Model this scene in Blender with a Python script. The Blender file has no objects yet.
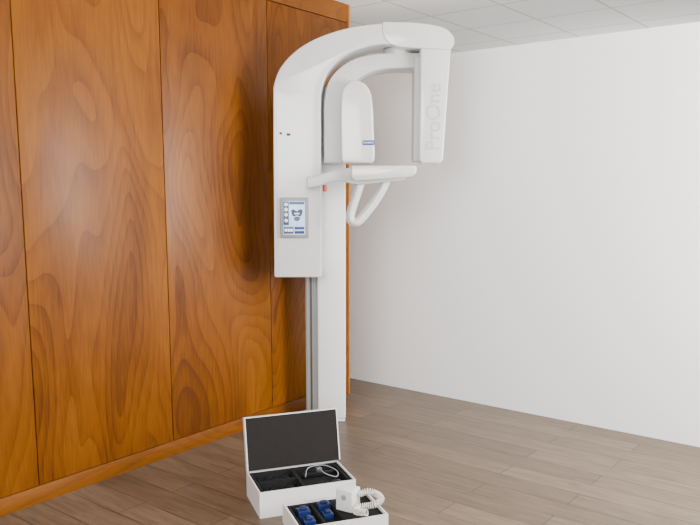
import bpy, bmesh, math, random
from mathutils import Vector, Matrix
random.seed(4)
D=bpy.data; C=bpy.context
col=C.scene.collection

# ---------------------------------------------------------------- materials
def newmat(name):
    m=D.materials.new(name); m.use_nodes=True
    nt=m.node_tree; b=nt.nodes['Principled BSDF']
    return m,nt,b
def plain(name,rgb,rough=.5,metal=0,coat=0,noise=0.03,scale=40,bump=0.0,emit=None,spec=None):
    m,nt,b=newmat(name)
    N=nt.nodes; L=nt.links
    tc=N.new('ShaderNodeTexCoord'); n=N.new('ShaderNodeTexNoise'); n.inputs['Scale'].default_value=scale
    L.new(tc.outputs['Object'],n.inputs['Vector'])
    r=N.new('ShaderNodeValToRGB')
    r.color_ramp.elements[0].color=(*[c*(1-noise) for c in rgb],1)
    r.color_ramp.elements[1].color=(*[min(1,c*(1+noise)) for c in rgb],1)
    L.new(n.outputs['Fac'],r.inputs['Fac']); L.new(r.outputs['Color'],b.inputs['Base Color'])
    b.inputs['Roughness'].default_value=rough; b.inputs['Metallic'].default_value=metal
    b.inputs['Coat Weight'].default_value=coat
    if spec is not None: b.inputs['Specular IOR Level'].default_value=spec
    if bump:
        bp=N.new('ShaderNodeBump'); bp.inputs['Strength'].default_value=bump; bp.inputs['Distance'].default_value=.002
        L.new(n.outputs['Fac'],bp.inputs['Height']); L.new(bp.outputs['Normal'],b.inputs['Normal'])
    if emit:
        b.inputs['Emission Color'].default_value=(*rgb,1); b.inputs['Emission Strength'].default_value=emit
    return m

def wood_mat(name,c0,c1,c2,rough=.42,horizontal=False):
    m,nt,b=newmat(name); N=nt.nodes; L=nt.links
    tc=N.new('ShaderNodeTexCoord'); oi=N.new('ShaderNodeObjectInfo')
    off=N.new('ShaderNodeVectorMath'); off.operation='ADD'
    sc=N.new('ShaderNodeVectorMath'); sc.operation='SCALE'; sc.inputs['Scale'].default_value=9.0
    cmb=N.new('ShaderNodeCombineXYZ')
    L.new(oi.outputs['Random'],cmb.inputs['X']); L.new(oi.outputs['Random'],cmb.inputs['Z'])
    L.new(cmb.outputs['Vector'],sc.inputs[0])
    L.new(tc.outputs['Object'],off.inputs[0]); L.new(sc.outputs['Vector'],off.inputs[1])
    mp=N.new('ShaderNodeMapping')
    mp.inputs['Scale'].default_value=(1.0,1,.30) if not horizontal else (.3,1,1.2)
    L.new(off.outputs['Vector'],mp.inputs['Vector'])
    n1=N.new('ShaderNodeTexNoise'); n1.inputs['Scale'].default_value=2.0; n1.inputs['Detail'].default_value=1.4; n1.inputs['Roughness'].default_value=.4
    n1.inputs['Distortion'].default_value=.3
    L.new(mp.outputs['Vector'],n1.inputs['Vector'])
    mul=N.new('ShaderNodeMath'); mul.operation='MULTIPLY'; mul.inputs[1].default_value=22
    L.new(n1.outputs['Fac'],mul.inputs[0])
    fr=N.new('ShaderNodeMath'); fr.operation='FRACT'
    L.new(mul.outputs[0],fr.inputs[0])
    pw=N.new('ShaderNodeMath'); pw.operation='POWER'; pw.inputs[1].default_value=2.5
    L.new(fr.outputs[0],pw.inputs[0])
    mp2=N.new('ShaderNodeMapping'); mp2.inputs['Scale'].default_value=(70,70,5) if not horizontal else (5,70,70)
    L.new(off.outputs['Vector'],mp2.inputs['Vector'])
    n2=N.new('ShaderNodeTexNoise'); n2.inputs['Scale'].default_value=1.5; n2.inputs['Detail'].default_value=4
    L.new(mp2.outputs['Vector'],n2.inputs['Vector'])
    n3=N.new('ShaderNodeTexNoise'); n3.inputs['Scale'].default_value=2.0; n3.inputs['Detail'].default_value=4; n3.inputs['Distortion'].default_value=.7
    L.new(mp.outputs['Vector'],n3.inputs['Vector'])
    s3=N.new('ShaderNodeMath'); s3.operation='MULTIPLY'; s3.inputs[1].default_value=.72
    L.new(n3.outputs['Fac'],s3.inputs[0])
    s2=N.new('ShaderNodeMath'); s2.operation='MULTIPLY_ADD'; s2.inputs[1].default_value=.30
    L.new(n2.outputs['Fac'],s2.inputs[0]); L.new(s3.outputs[0],s2.inputs[2])
    a=N.new('ShaderNodeMath'); a.operation='MULTIPLY_ADD'; a.inputs[1].default_value=-.12
    L.new(pw.outputs[0],a.inputs[0]); L.new(s2.outputs[0],a.inputs[2])
    r=N.new('ShaderNodeValToRGB'); e=r.color_ramp.elements
    e[0].position=.30; e[0].color=(*c0,1); e[1].position=.72; e[1].color=(*c2,1)
    x=r.color_ramp.elements.new(.50); x.color=(*c1,1)
    L.new(a.outputs[0],r.inputs['Fac']); L.new(r.outputs['Color'],b.inputs['Base Color'])
    b.inputs['Roughness'].default_value=rough
    b.inputs['Specular IOR Level'].default_value=.22
    b.inputs['Coat Weight'].default_value=.05; b.inputs['Coat Roughness'].default_value=.2
    return m

def plank_mat():
    m,nt,b=newmat('laminate_planks'); N=nt.nodes; L=nt.links
    tc=N.new('ShaderNodeTexCoord')
    br=N.new('ShaderNodeTexBrick'); br.inputs['Scale'].default_value=1
    br.inputs['Brick Width'].default_value=1.25; br.inputs['Row Height'].default_value=.165
    br.inputs['Mortar Size'].default_value=.0032; br.inputs['Mortar Smooth'].default_value=.3
    br.offset=.37; br.inputs['Bias'].default_value=0
    br.inputs['Color1'].default_value=(.108,.072,.043,1); br.inputs['Color2'].default_value=(.155,.107,.067,1)
    br.inputs['Mortar'].default_value=(.038,.024,.014,1)
    L.new(tc.outputs['Object'],br.inputs['Vector'])
    mp=N.new('ShaderNodeMapping'); mp.inputs['Scale'].default_value=(1.6,17,1)
    L.new(tc.outputs['Object'],mp.inputs['Vector'])
    n=N.new('ShaderNodeTexNoise'); n.inputs['Scale'].default_value=2.2; n.inputs['Detail'].default_value=8; n.inputs['Roughness'].default_value=.65
    n.inputs['Distortion'].default_value=.8
    L.new(mp.outputs['Vector'],n.inputs['Vector'])
    r=N.new('ShaderNodeValToRGB'); r.color_ramp.elements[0].position=.33; r.color_ramp.elements[0].color=(.58,.56,.55,1)
    r.color_ramp.elements[1].position=.66; r.color_ramp.elements[1].color=(1.25,1.25,1.25,1)
    L.new(n.outputs['Fac'],r.inputs['Fac'])
    mx=N.new('ShaderNodeMix'); mx.data_type='RGBA'; mx.blend_type='MULTIPLY'; mx.inputs['Factor'].default_value=.9
    L.new(br.outputs['Color'],mx.inputs['A']); L.new(r.outputs['Color'],mx.inputs['B'])
    L.new(mx.outputs['Result'],b.inputs['Base Color'])
    b.inputs['Roughness'].default_value=.36; b.inputs['Specular IOR Level'].default_value=.4
    return m
def ceil_mat():
    m,nt,b=newmat('ceiling_tiles'); N=nt.nodes; L=nt.links
    tc=N.new('ShaderNodeTexCoord')
    br=N.new('ShaderNodeTexBrick'); br.inputs['Scale'].default_value=1
    br.inputs['Brick Width'].default_value=.6; br.inputs['Row Height'].default_value=.6
    br.inputs['Mortar Size'].default_value=.008; br.inputs['Mortar Smooth'].default_value=.1; br.offset=0
    br.inputs['Color1'].default_value=(.90,.90,.88,1); br.inputs['Color2'].default_value=(.86,.86,.84,1)
    br.inputs['Mortar'].default_value=(.55,.54,.50,1)
    L.new(tc.outputs['Object'],br.inputs['Vector']); L.new(br.outputs['Color'],b.inputs['Base Color'])
    b.inputs['Roughness'].default_value=.9
    return m

M_wood=wood_mat('veneer_panels',(.090,.024,.0015),(.185,.055,.003),(.275,.096,.006))
M_woodh=wood_mat('veneer_trim',(.13,.037,.003),(.19,.060,.005),(.25,.087,.008),horizontal=True)
M_edge=plain('veneer_edge',(.45,.16,.02),.45)
M_gap=plain('cupboard_carcass',(.015,.007,.002),.7)
M_wall=plain('white_paint',(.94,.94,.94),.8,noise=.001,scale=1)
M_floor=plank_mat(); M_ceil=ceil_mat()
M_white=plain('white_lacquer',(.66,.66,.66),.22,noise=.004,scale=2,coat=.4)
M_white2=plain('shaded_white_plastic',(.56,.56,.555),.38,noise=.004,scale=2)  # greyer than the lacquer: form shading of arm and support put into the colour
M_col=plain('column_paint',(.78,.78,.79),.35,noise=.004,scale=2)
M_rail=plain('aluminium_rail',(.36,.355,.34),.5,metal=.0)
M_dark=plain('dark_slot',(.06,.057,.05),.6)
M_bezel=plain('grey_bezel',(.27,.27,.28),.4)
M_disp=plain('display_glass',(.45,.62,.88),.25,emit=.65,noise=.03,scale=20)
M_dnavy=plain('display_ink',(.02,.035,.10),.4)
M_dwhite=plain('display_white',(.9,.93,.96),.4,emit=.8)
M_dgrey=plain('display_grey',(.06,.10,.19),.4)
M_blue=plain('blue_label',(.02,.05,.22),.4)
M_grey=plain('grey_lettering',(.49,.50,.51),.5)
M_red=plain('red_knob',(.50,.04,.01),.4)
M_card=plain('white_cardboard',(.72,.71,.70),.7,noise=.02,scale=14)
M_lid=plain('dark_grey_foam',(.020,.018,.017),.95,noise=.2,scale=120,bump=.3,spec=.1)
M_foam=plain('black_foam',(.012,.012,.013),.9,noise=.3,scale=160,bump=.4,spec=.15)
M_blk=plain('black_plastic',(.010,.010,.012),.3)
M_steel=plain('steel',(.5,.5,.52),.25,metal=.9)
M_navy=plain('navy_plastic',(.008,.018,.09),.35)
M_cord=plain('white_cord',(.72,.68,.62),.45)

# ---------------------------------------------------------------- builders
def finish(bm,name,mat,origin=None,ang=35):
    bmesh.ops.recalc_face_normals(bm,faces=bm.faces[:])
    me=D.meshes.new(name)
    xs=[v.co for v in bm.verts]
    if origin is None:
        mn=Vector([min(c[i] for c in xs) for i in range(3)]); mxx=Vector([max(c[i] for c in xs) for i in range(3)])
        origin=(mn+mxx)/2
    bmesh.ops.translate(bm,verts=bm.verts[:],vec=-Vector(origin))
    for f in bm.faces: f.smooth=True
    bm.to_mesh(me); bm.free()
    me.set_sharp_from_angle(angle=math.radians(ang))
    o=D.objects.new(name,me); o.location=origin; col.objects.link(o)
    if mat: me.materials.append(mat)
    return o
def bevel_sharp(bm,w,seg=3,ang=40):
    if w<=0: return
    bm.normal_update()
    es=[e for e in bm.edges if len(e.link_faces)==2 and e.calc_face_angle(0)>math.radians(ang)]
    bmesh.ops.bevel(bm,geom=es,offset=w,segments=seg,profile=.5,affect='EDGES',clamp_overlap=True)
def addbox(bm,x0,x1,y0,y1,z0,z1):
    vs=[bm.verts.new(p) for p in [(x0,y0,z0),(x1,y0,z0),(x1,y1,z0),(x0,y1,z0),(x0,y0,z1),(x1,y0,z1),(x1,y1,z1),(x0,y1,z1)]]
    for f in [(0,3,2,1),(4,5,6,7),(0,1,5,4),(1,2,6,5),(2,3,7,6),(3,0,4,7)]: bm.faces.new([vs[i] for i in f])
def box(name,x0,x1,y0,y1,z0,z1,mat,bev=0,seg=2):
    bm=bmesh.new(); addbox(bm,x0,x1,y0,y1,z0,z1)
    bmesh.ops.recalc_face_normals(bm,faces=bm.faces[:]); bevel_sharp(bm,bev,seg)
    return finish(bm,name,mat)
def catmull(pts,n=6,closed=False):
    out=[];N=len(pts)
    for i in range(N-1):
        p0=Vector(pts[max(i-1,0)]);p1=Vector(pts[i]);p2=Vector(pts[i+1]);p3=Vector(pts[min(i+2,N-1)])
        for k in range(n):
            t=k/n
            out.append(.5*((2*p1)+(-p0+p2)*t+(2*p0-5*p1+4*p2-p3)*t*t+(-p0+3*p1-3*p2+p3)*t**3))
    out.append(Vector(pts[-1])); return out
def prism(name,pts,y0,y1,mat,bev=.02,seg=4,ang=40):
    bm=bmesh.new()
    a=[bm.verts.new((p[0],y0,p[1])) for p in pts]; b=[bm.verts.new((p[0],y1,p[1])) for p in pts]
    n=len(pts); bm.faces.new(a); bm.faces.new(b[::-1])
    for i in range(n): bm.faces.new([a[i],b[i],b[(i+1)%n],a[(i+1)%n]])
    bmesh.ops.recalc_face_normals(bm,faces=bm.faces[:]); bevel_sharp(bm,bev,seg,ang)
    return finish(bm,name,mat)
def cyl(name,c,r,h,axis,mat,seg=32,bev=.0):
    bm=bmesh.new(); bmesh.ops.create_cone(bm,cap_ends=True,segments=seg,radius1=r,radius2=r,depth=h)
    bevel_sharp(bm,bev,2)
    rot={'Z':Matrix.Identity(3),'Y':Matrix.Rotation(math.pi/2,3,'X'),'X':Matrix.Rotation(math.pi/2,3,'Y')}[axis]
    bmesh.ops.rotate(bm,verts=bm.verts[:],matrix=rot); bmesh.ops.translate(bm,verts=bm.verts[:],vec=Vector(c))
    return finish(bm,name,mat)
def sweep(name,pts,ra,rb,mat,up=Vector((0,1,0)),seg=14,closed=False,cap=True):
    bm=bmesh.new(); rings=[]; n=len(pts); pts=[Vector(p) for p in pts]
    for i,p in enumerate(pts):
        if closed: t=(pts[(i+1)%n]-pts[i-1]).normalized()
        else: t=(pts[min(i+1,n-1)]-pts[max(i-1,0)]).normalized()
        s=t.cross(up)
        if s.length<1e-4: s=t.orthogonal()
        s.normalize(); u=s.cross(t).normalized()
        rings.append([bm.verts.new(p+s*ra*math.cos(2*math.pi*k/seg)+u*rb*math.sin(2*math.pi*k/seg)) for k in range(seg)])
    m=n if closed else n-1
    for i in range(m):
        A=rings[i];B=rings[(i+1)%n]
        for k in range(seg): bm.faces.new([A[k],A[(k+1)%seg],B[(k+1)%seg],B[k]])
    if not closed and cap: bm.faces.new(rings[0]); bm.faces.new(rings[-1][::-1])
    return finish(bm,name,mat,ang=60)
def text(name,s,size,mat,M,ext=.0006,space=1.0):
    cu=D.curves.new(name+'_c','FONT'); cu.body=s; cu.size=size; cu.extrude=ext; cu.align_x='CENTER'; cu.align_y='CENTER'; cu.space_character=space
    t=D.objects.new(name+'_t',cu); col.objects.link(t); C.view_layer.update()
    me=D.meshes.new_from_object(t.evaluated_get(C.evaluated_depsgraph_get())); D.objects.remove(t)
    me.name=name; o=D.objects.new(name,me); o.matrix_world=M; me.materials.clear(); me.materials.append(mat); col.objects.link(o)
    return o
def empty(name,loc,rz=0,label=None,cat=None,group=None):
    o=D.objects.new(name,None); o.empty_display_size=.1; o.location=loc; o.rotation_euler=(0,0,rz); col.objects.link(o)
    if label: o['label']=label
    if cat: o['category']=cat
    if group: o['group']=group
    return o
def mat_of(o): return Matrix.LocRotScale(o.location,o.rotation_euler,o.scale)
WORLD={}
def par(child,parent):
    child.parent=parent
    W=WORLD[parent.name] if parent.name in WORLD else mat_of(parent)
    child.matrix_parent_inverse=W.inverted()
    WORLD[child.name]=mat_of(child)
def place(o,parent):
    o.parent=parent
    return o
def tag(o,label,cat):
    o['label']=label; o['category']=cat; return o
def struct(o): o['kind']='structure'; return o

# ---------------------------------------------------------------- room
AZ=math.radians(37.3)
RA=math.pi/2-AZ; A0=Vector((-.34,5.30,0))
RB=-math.radians(38.3); B0=Vector((-.025,6.24,0))
def put(o,O,r):
    o.matrix_world=Matrix.Translation(O)@Matrix.Rotation(r,4,'Z')@Matrix.Translation(o.location)
    return o
w=struct(put(box('wall_left',-4.6,.54,.024,.34,0,2.93,M_gap),A0,RA)); w['label']='dark carcass behind the veneered wood panelling'
ts=[-4.6,-3.78,-2.92,-2.06,-1.194,-.325,.54]
for i in range(6):
    o=struct(put(box('door_%d'%(i+1),ts[i]+.003,ts[i+1]-.003,0,.024,.095,2.797,M_wood,.0015),A0,RA))
    o['label']='tall orange-brown figured wood veneer cupboard panel'
    o=struct(put(box('trim_%d'%(i+1),ts[i],ts[i+1],0,.024,2.803,2.93,M_woodh,.0),A0,RA))
    o['label']='orange-brown veneer fascia above the cupboard panels'
struct(put(box('baseboard_left',-4.6,.54,.002,.024,0,.09,M_woodh,.001),A0,RA))['label']='orange-brown wood plinth under the panels'
struct(put(box('trim_7',.54,.556,-.004,.34,0,2.93,M_edge,.001),A0,RA))['label']='light orange veneered end edge of the panelling'
struct(put(box('wall_right',-1.2,4.5,0,.08,0,2.57,M_wall),B0,RB))['label']='plain smooth white wall'
struct(put(box('floor',-7,7,-8,5,-.06,0,M_floor),B0,RB))['label']='grey-brown wood plank laminate floor'
struct(put(box('ceiling',-7,7,-8,5,2.93,2.98,M_ceil),B0,RB))['label']='white suspended ceiling of square tiles'

# ---------------------------------------------------------------- x-ray machine
R=empty('dental_x_ray_machine',(-.16,5.08,0),0,'tall white panoramic dental x-ray machine beside the wood panelling','x-ray machine')
def ch(o,p=R,label=None):
    par(o,p)
    if label: o['label']=label
    return o
colm=ch(box('column',-.222,-.030,5.01,5.22,.02,2.25,M_col,.012,3))
rail=ch(box('guide_rail',-.302,-.2225,5.03,5.20,.02,2.2,M_rail,.004),R,'grey aluminium rail along the column')
for x,wd_ in ((-.290,.003),(-.264,.007),(-.240,.003)):
    ch(box('rail_groove',x-wd_,x+wd_,5.022,5.0305,.03,2.15,M_dark if wd_>.005 else M_bezel,.001),rail)
ch(box('base_plate',-.32,-.034,5.02,5.24,0,.022,M_col,.004))
outer=catmull([(-.472,1.9),(-.469,2.137),(-.463,2.228),(-.417,2.332),(-.319,2.430),(-.184,2.503),(0,2.558),(.215,2.584),(.399,2.578),(.552,2.553),(.615,2.508),(.622,2.462),(.600,2.435)],6)
inner=catmull([(.600,2.435),(.429,2.445),(.215,2.462),(.074,2.440),(-.049,2.385),(-.135,2.295),(-.172,2.195),(-.179,2.10),(-.180,1.9)],6)
prof=outer+inner[1:]+[Vector((-.182,1.05)),Vector((-.188,1.042)),Vector((-.470,1.042)),Vector((-.478,1.05))]
hous=ch(prism('cabinet_and_overhead_arm',prof,4.70,5.0,M_white,.020,5,50))
capo=catmull([(.20,2.590),(.399,2.585),(.553,2.560),(.620,2.512),(.628,2.462),(.606,2.428)],6)
capi=catmull([(.606,2.428),(.429,2.438),(.30,2.448),(.235,2.47),(.20,2.52),(.195,2.585)],5)
ch(prism('arm_end_cap',capo+capi[1:],4.695,5.005,M_white,.008,3,50),hous)
ch(box('service_socket',-.434,-.417,4.697,4.705,1.926,1.940,M_dark,.001),hous)
ch(box('service_socket',-.390,-.366,4.697,4.705,1.918,1.934,M_dark,.001),hous)
ch(box('seam',-.452,-.4505,4.6985,4.703,1.06,2.15,M_bezel),hous)
# touch screen
fr=ch(box('touch_screen',-.436,-.258,4.685,4.703,1.290,1.542,M_bezel,.006,3),R,'grey framed colour touch panel')
ch(box('display',-.416,-.280,4.682,4.688,1.312,1.520,M_disp,.001),fr)
yd=4.6800
def ring(name,cx,cz,r,rr,mat):
    return sweep(name,[(cx+r*math.cos(a),yd-.001,cz+r*math.sin(a)) for a in [2*math.pi*k/20 for k in range(20)]],rr,rr*.5,mat,closed=True,seg=6)
ch(box('display_panel',-.414,-.380,yd,yd+.003,1.372,1.518,M_dgrey,.001),fr)
ch(box('display_header',-.376,-.284,yd,yd+.003,1.500,1.516,M_dgrey),fr)
for cz in (1.500,1.468,1.436,1.400): ch(ring('display_icon',-.397,cz,.007,.0032,M_dwhite),fr)
jl=catmull([(-.366,1.462),(-.350,1.470),(-.330,1.458),(-.310,1.470),(-.294,1.462),(-.300,1.435),(-.312,1.425),(-.330,1.432),(-.348,1.425),(-.360,1.435),(-.366,1.462)],4)[:-1]
ch(prism('display_jaw_figure',jl,yd,yd+.003,M_dnavy,0),fr)
jl=catmull([(-.350,1.418),(-.330,1.425),(-.310,1.418),(-.316,1.402),(-.330,1.396),(-.344,1.402),(-.350,1.418)],4)[:-1]
ch(prism('display_jaw_figure',jl,yd,yd+.003,M_dgrey,0),fr)
ch(box('display_tooth_row',-.346,-.314,yd-.001,yd+.002,1.440,1.447,M_dwhite),fr)
ch(box('display_panel',-.412,-.352,yd,yd+.003,1.318,1.362,M_dgrey,.001),fr)
ch(box('display_panel',-.345,-.284,yd,yd+.003,1.318,1.336,M_dnavy,.001),fr)
ch(box('display_panel',-.345,-.284,yd,yd+.003,1.345,1.362,M_blue,.001),fr)
for k in range(3): ch(box('display_key',-.406+k*.018,-.393+k*.018,yd-.001,yd+.002,1.333,1.348,M_dwhite),fr)
# rotating C arm
o2=catmull([(-.163,1.756),(-.163,1.95),(-.160,2.13),(-.126,2.262),(-.031,2.358),(.094,2.408),(.25,2.424),(.4375,2.424),(.52,2.418)],6)
i2=catmull([(.52,2.34),(.406,2.335),(.219,2.330),(.104,2.300),(.018,2.240),(-.026,2.15),(-.036,1.95),(-.038,1.756)],6)
arm=ch(prism('rotating_arm',o2+i2,4.78,4.99,M_white2,.016,3,50))
ch(cyl('arm_bearing',(.30,4.87,2.436),.09,.045,'Z',M_white2,40,.004),arm)
tp=catmull([(-.058,1.80),(-.062,2.0),(-.060,2.12),(-.046,2.20),(.01,2.250),(.080,2.235),(.125,2.18),(.140,2.08),(.144,2.0),(.154,1.80)],5)
tube=ch(prism('tube_head',tp+[Vector((.149,1.765)),Vector((.134,1.752)),Vector((-.045,1.752)),Vector((-.055,1.765))],4.69,4.95,M_white,.036,6,50))
lab=ch(box('maker_label',.078,.150,4.684,4.692,1.862,1.890,M_blue,.001),tube,'small dark blue label')
s0=ch(box('sensor_inner_plate',.394,.44,4.74,4.90,1.765,2.40,M_white2,.01,3))
sens=ch(prism('sensor_head',[(.428,1.770),(.445,1.752),(.560,1.752),(.576,1.772),(.612,2.44),(.425,2.44)],4.705,4.94,M_white,.016,4,30))
Mt=Matrix.Translation((.515,4.7035,2.03))@Matrix.Rotation(math.radians(90),4,'X')@Matrix.Rotation(math.radians(90),4,'Z')
t=text('model_lettering','ProOne',.125,M_grey,Mt); t.parent=sens; t.matrix_parent_inverse=WORLD[sens.name].inverted()
t2=text('maker_lettering','PLANMECA',.0125,M_dwhite,Matrix.Translation((.114,4.6835,1.876))@Matrix.Rotation(math.radians(90),4,'X')); t2.parent=lab; t2.matrix_parent_inverse=WORLD[lab.name].inverted()
# patient support
topc=catmull([(-.262,1.665),(-.20,1.676),(-.12,1.70),(-.05,1.712),(.0,1.722)],5)
botc=catmull([(.0,1.628),(-.06,1.640),(-.12,1.636),(-.19,1.612),(-.262,1.598)],5)
sup=ch(prism('patient_support',topc+[Vector((.02,1.727)),Vector((.34,1.727)),Vector((.352,1.715)),Vector((.348,1.678)),Vector((.325,1.645)),Vector((.05,1.620))]+botc,4.56,4.695,M_white2,.012,3,40))
ch(prism('chin_shelf',[(.005,1.732),(.385,1.732),(.397,1.722),(.393,1.690),(.37,1.668),(.03,1.640),(.002,1.66)],4.50,4.82,M_white,.012,3,40),sup)
hp=catmull([(.068,4.62,1.645),(.040,4.62,1.56),(.008,4.62,1.46),(.004,4.62,1.412),(.028,4.62,1.392),(.062,4.62,1.407),(.13,4.62,1.49),(.19,4.62,1.58),(.225,4.62,1.655)],8)
ch(sweep('hand_grip',hp,.028,.036,M_white,seg=18),sup)
ch(cyl('release_knob',(-.155,4.63,1.598),.013,.04,'Z',M_red,20,.003),sup,'small red-orange knob')

# ---------------------------------------------------------------- boxes
def open_box(bm,w,d,h,t=.006):
    addbox(bm,0,w,0,d,0,t); addbox(bm,0,w,0,t,t,h); addbox(bm,0,w,d-t,d,t,h)
    addbox(bm,0,t,t,d-t,t,h); addbox(bm,w-t,w,t,d-t,t,h)
r1=math.radians(20)
B1=empty('storage_box',(-.44,3.475,0),r1,'white cardboard case with raised lid and black foam inside','storage box')
W1,D1,H1=.50,.30,.132
bm=bmesh.new(); open_box(bm,W1,D1,H1); place(finish(bm,'box_body',M_card),B1)
bm=bmesh.new(); addbox(bm,.0065,W1-.0065,.0065,D1-.0065,.008,.085)
for x0,x1,y0,y1 in ((.0065,.03,.0065,D1-.0065),(W1-.03,W1-.0065,.0065,D1-.0065),(.03,W1-.03,.0065,.03),(.03,W1-.03,D1-.03,D1-.0065),(.23,.25,.03,D1-.03),(.03,.23,.15,.165)):
    addbox(bm,x0,x1,y0,y1,.085,.122)
place(finish(bm,'foam_insert',M_foam),B1)['label']='black foam with cut-out compartments'
LH=.280; al=math.radians(12)
lidM=Matrix.Translation((0,D1+.001,H1))@Matrix.Rotation(-al,4,'X')
def lidobj(name,parts,mat):
    bm=bmesh.new()
    for p in parts: addbox(bm,*p)
    bmesh.ops.transform(bm,matrix=lidM,verts=bm.verts[:]); return place(finish(bm,name,mat),B1)
lidobj('lid',[(0,W1+.012,0,.008,0,LH),(0,.006,-.03,0,.004,LH),(W1+.006,W1+.012,-.03,0,.004,LH),(.006,W1+.006,-.03,0,LH-.004,LH)],M_card)
lidobj('lid_foam',[(.007,W1+.005,-.0295,-.0005,.003,LH-.005)],M_lid)['label']='dark grey foam lining of the lid'

B2=empty('accessory_tray',(-.226,3.16,0),r1,'shallow white box with dark foam and blue plastic parts','tray')
W2,D2,H2=.43,.29,.10
bm=bmesh.new(); open_box(bm,W2,D2,H2,.008); place(finish(bm,'tray_body',M_card),B2)
bm=bmesh.new(); addbox(bm,.0085,W2-.0085,.0085,D2-.0085,.010,.055)
for x0,x1,y0,y1 in ((.0085,.03,.0085,D2-.0085),(W2-.03,W2-.0085,.0085,D2-.0085),(.03,W2-.03,.0085,.025),(.03,W2-.03,D2-.025,D2-.0085),(.13,.145,.025,D2-.025),(.225,W2-.03,.025,D2-.025)):
    addbox(bm,x0,x1,y0,y1,.055,.085)
place(finish(bm,'foam_insert',M_foam),B2)['label']='dark foam with cut-out compartments'

def loc(B,p):
    return mat_of(B)@Vector(p)
def topobj(o,B,label,cat,group=None):
    W=mat_of(B); o.matrix_world=W@Matrix.Translation(o.location); tag(o,label,cat)
    if group: o['group']=group
    return o
def tool(x0,y0,L,wd,z,lab):
    bm=bmesh.new(); addbox(bm,x0,x0+L,y0,y0+wd,z,z+.022); addbox(bm,x0+L*.2,x0+L*.45,y0-.008,y0+wd+.008,z,z+.03); addbox(bm,x0+L*.75,x0+L,y0-.005,y0+wd+.01,z,z+.027)
    bmesh.ops.recalc_face_normals(bm,faces=bm.faces[:])
    topobj(finish(bm,'positioning_tool',M_blk),B1,lab,'tool','tools in the case foam')
tool(.045,.195,.16,.03,.086,'black plastic positioning tool lying in case foam')
tool(.045,.06,.15,.035,.086,'black plastic positioning tool lying in case foam')
tool(.27,.045,.17,.028,.086,'black plastic positioning tool lying in case foam')
H=empty('temple_support',loc(B1,(.36,.17,.09)),r1,'wire and black plastic head support lying in the foam case','head support')
place(sweep('wire_frame',catmull([(-.085,-.03,.035),(-.05,.05,.045),(.0,.065,.05),(.05,.05,.05),(.09,-.02,.04),(.07,-.07,.03),(.02,-.03,.04),(.01,.03,.05)],6),.0028,.0028,M_bezel,up=Vector((0,0,1)),seg=8),H)
place(box('clamp_bar',-.08,.09,.035,.055,0,.022,M_blk,.003),H)
place(cyl('clamp_knob',(.01,.045,.034),.017,.024,'Z',M_steel,20,.002),H)
for (x,y,a,b,c) in ((.05,.18,.06,.055,.035),(.05,.08,.055,.06,.03),(.155,.20,.06,.04,.045),(.155,.12,.05,.05,.03)):
    bm=bmesh.new(); addbox(bm,x,x+a,y,y+b,.056,.056+c); addbox(bm,x+a*.25,x+a*.75,y+b*.2,y+b*.8,.056+c,.056+c+.012)
    bmesh.ops.recalc_face_normals(bm,faces=bm.faces[:]); bevel_sharp(bm,.003,2)
    topobj(finish(bm,'bite_block_holder',M_navy),B2,'navy blue moulded plastic part in tray foam','plastic part','blue parts in the tray')
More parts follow.
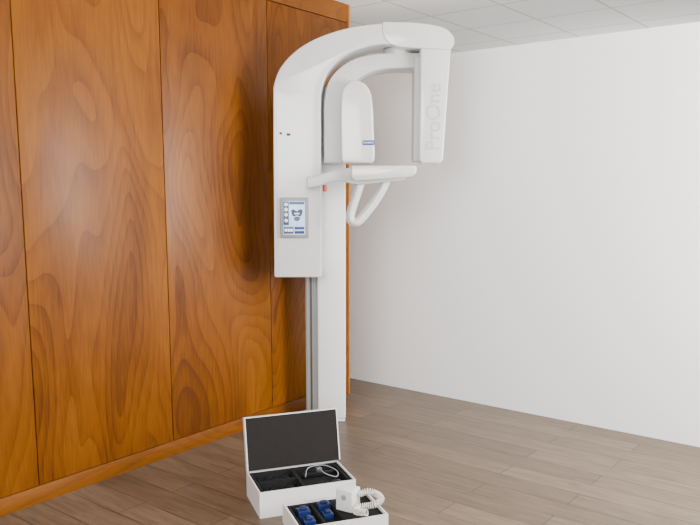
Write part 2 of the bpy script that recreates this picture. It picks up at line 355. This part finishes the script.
# exposure switch
S=empty('exposure_switch',(-.01,3.40,.0855),math.radians(-30),'white cube-shaped hand switch with coiled cord in the tray','hand switch')
place(box('switch_housing',-.045,.045,-.038,.042,0,.105,M_card,.006,3),S)
place(cyl('switch_button',(.0,-.040,.07),.013,.008,'Y',M_bezel,20,.002),S)
path=catmull([(.048,.02,.075),(.08,.05,.085),(.12,.065,.075),(.155,.045,.065),(.15,.005,.055),(.11,-.012,.042),(.075,-.04,.038),(.09,-.08,.038),(.15,-.08,.045)],24)
Ls=[0]
for i in range(1,len(path)): Ls.append(Ls[-1]+(path[i]-path[i-1]).length)
tot=Ls[-1]; pts=[]; turns=36; K=turns*14
j=0
for k in range(K):
    s=tot*k/(K-1)
    while j<len(Ls)-2 and Ls[j+1]<s: j+=1
    f=(s-Ls[j])/(Ls[j+1]-Ls[j]); p=path[j].lerp(path[j+1],min(max(f,0),1)); t_=(path[j+1]-path[j]).normalized()
    u=Vector((0,0,1)); sd=t_.cross(u).normalized(); u=sd.cross(t_)
    a=2*math.pi*turns*k/(K-1)
    pts.append(p+sd*.014*math.cos(a)+u*.014*math.sin(a))
place(sweep('coiled_cord',pts,.0028,.0028,M_cord,up=Vector((.31,.2,.93)).normalized(),seg=6),S)

# ---------------------------------------------------------------- light
wd=D.worlds.new('World'); C.scene.world=wd; wd.use_nodes=True
bg=wd.node_tree.nodes['Background']; bg.inputs['Color'].default_value=(1,1,.99,1); bg.inputs['Strength'].default_value=.75
def area(name,loc,target,sx,sy,e,colr=(1,1,1)):
    l=D.lights.new(name,'AREA'); l.shape='RECTANGLE'; l.size=sx; l.size_y=sy; l.energy=e; l.color=colr
    o=D.objects.new(name,l); o.location=loc
    o.rotation_euler=(Vector(target)-Vector(loc)).to_track_quat('-Z','Y').to_euler(); col.objects.link(o); return o
area('side_key',(3.1,2.6,2.0),(.0,5.0,1.2),1.4,1.5,170,(1,.985,.955))  # added unseen key from the right, throws the cabinet's shadow left
area('front_fill',(-1.0,-.9,2.3),(1.8,5.2,.8),2.6,1.8,280,(1,1,1))  # added fill from behind the camera, lifts the white wall
area('ceiling_fill',(3.2,3.0,1.2),(1.6,5.5,2.93),1.2,1.2,80,(1,.99,.96))  # unseen fill added to brighten the ceiling tiles
area('ceiling_fill',(3.5,7.5,1.5),(2,8,2.93),1.5,1.5,90,(1,.99,.96))  # second added fill, for the ceiling beyond the white wall
# ---------------------------------------------------------------- camera
cam=D.cameras.new('Camera'); cam.sensor_width=36; cam.lens=750/700*36; cam.shift_y=31/700
co=D.objects.new('Camera',cam); co.location=(0,0,1.6); co.rotation_euler=(math.radians(90-8.0),0,0); col.objects.link(co)
C.scene.camera=co
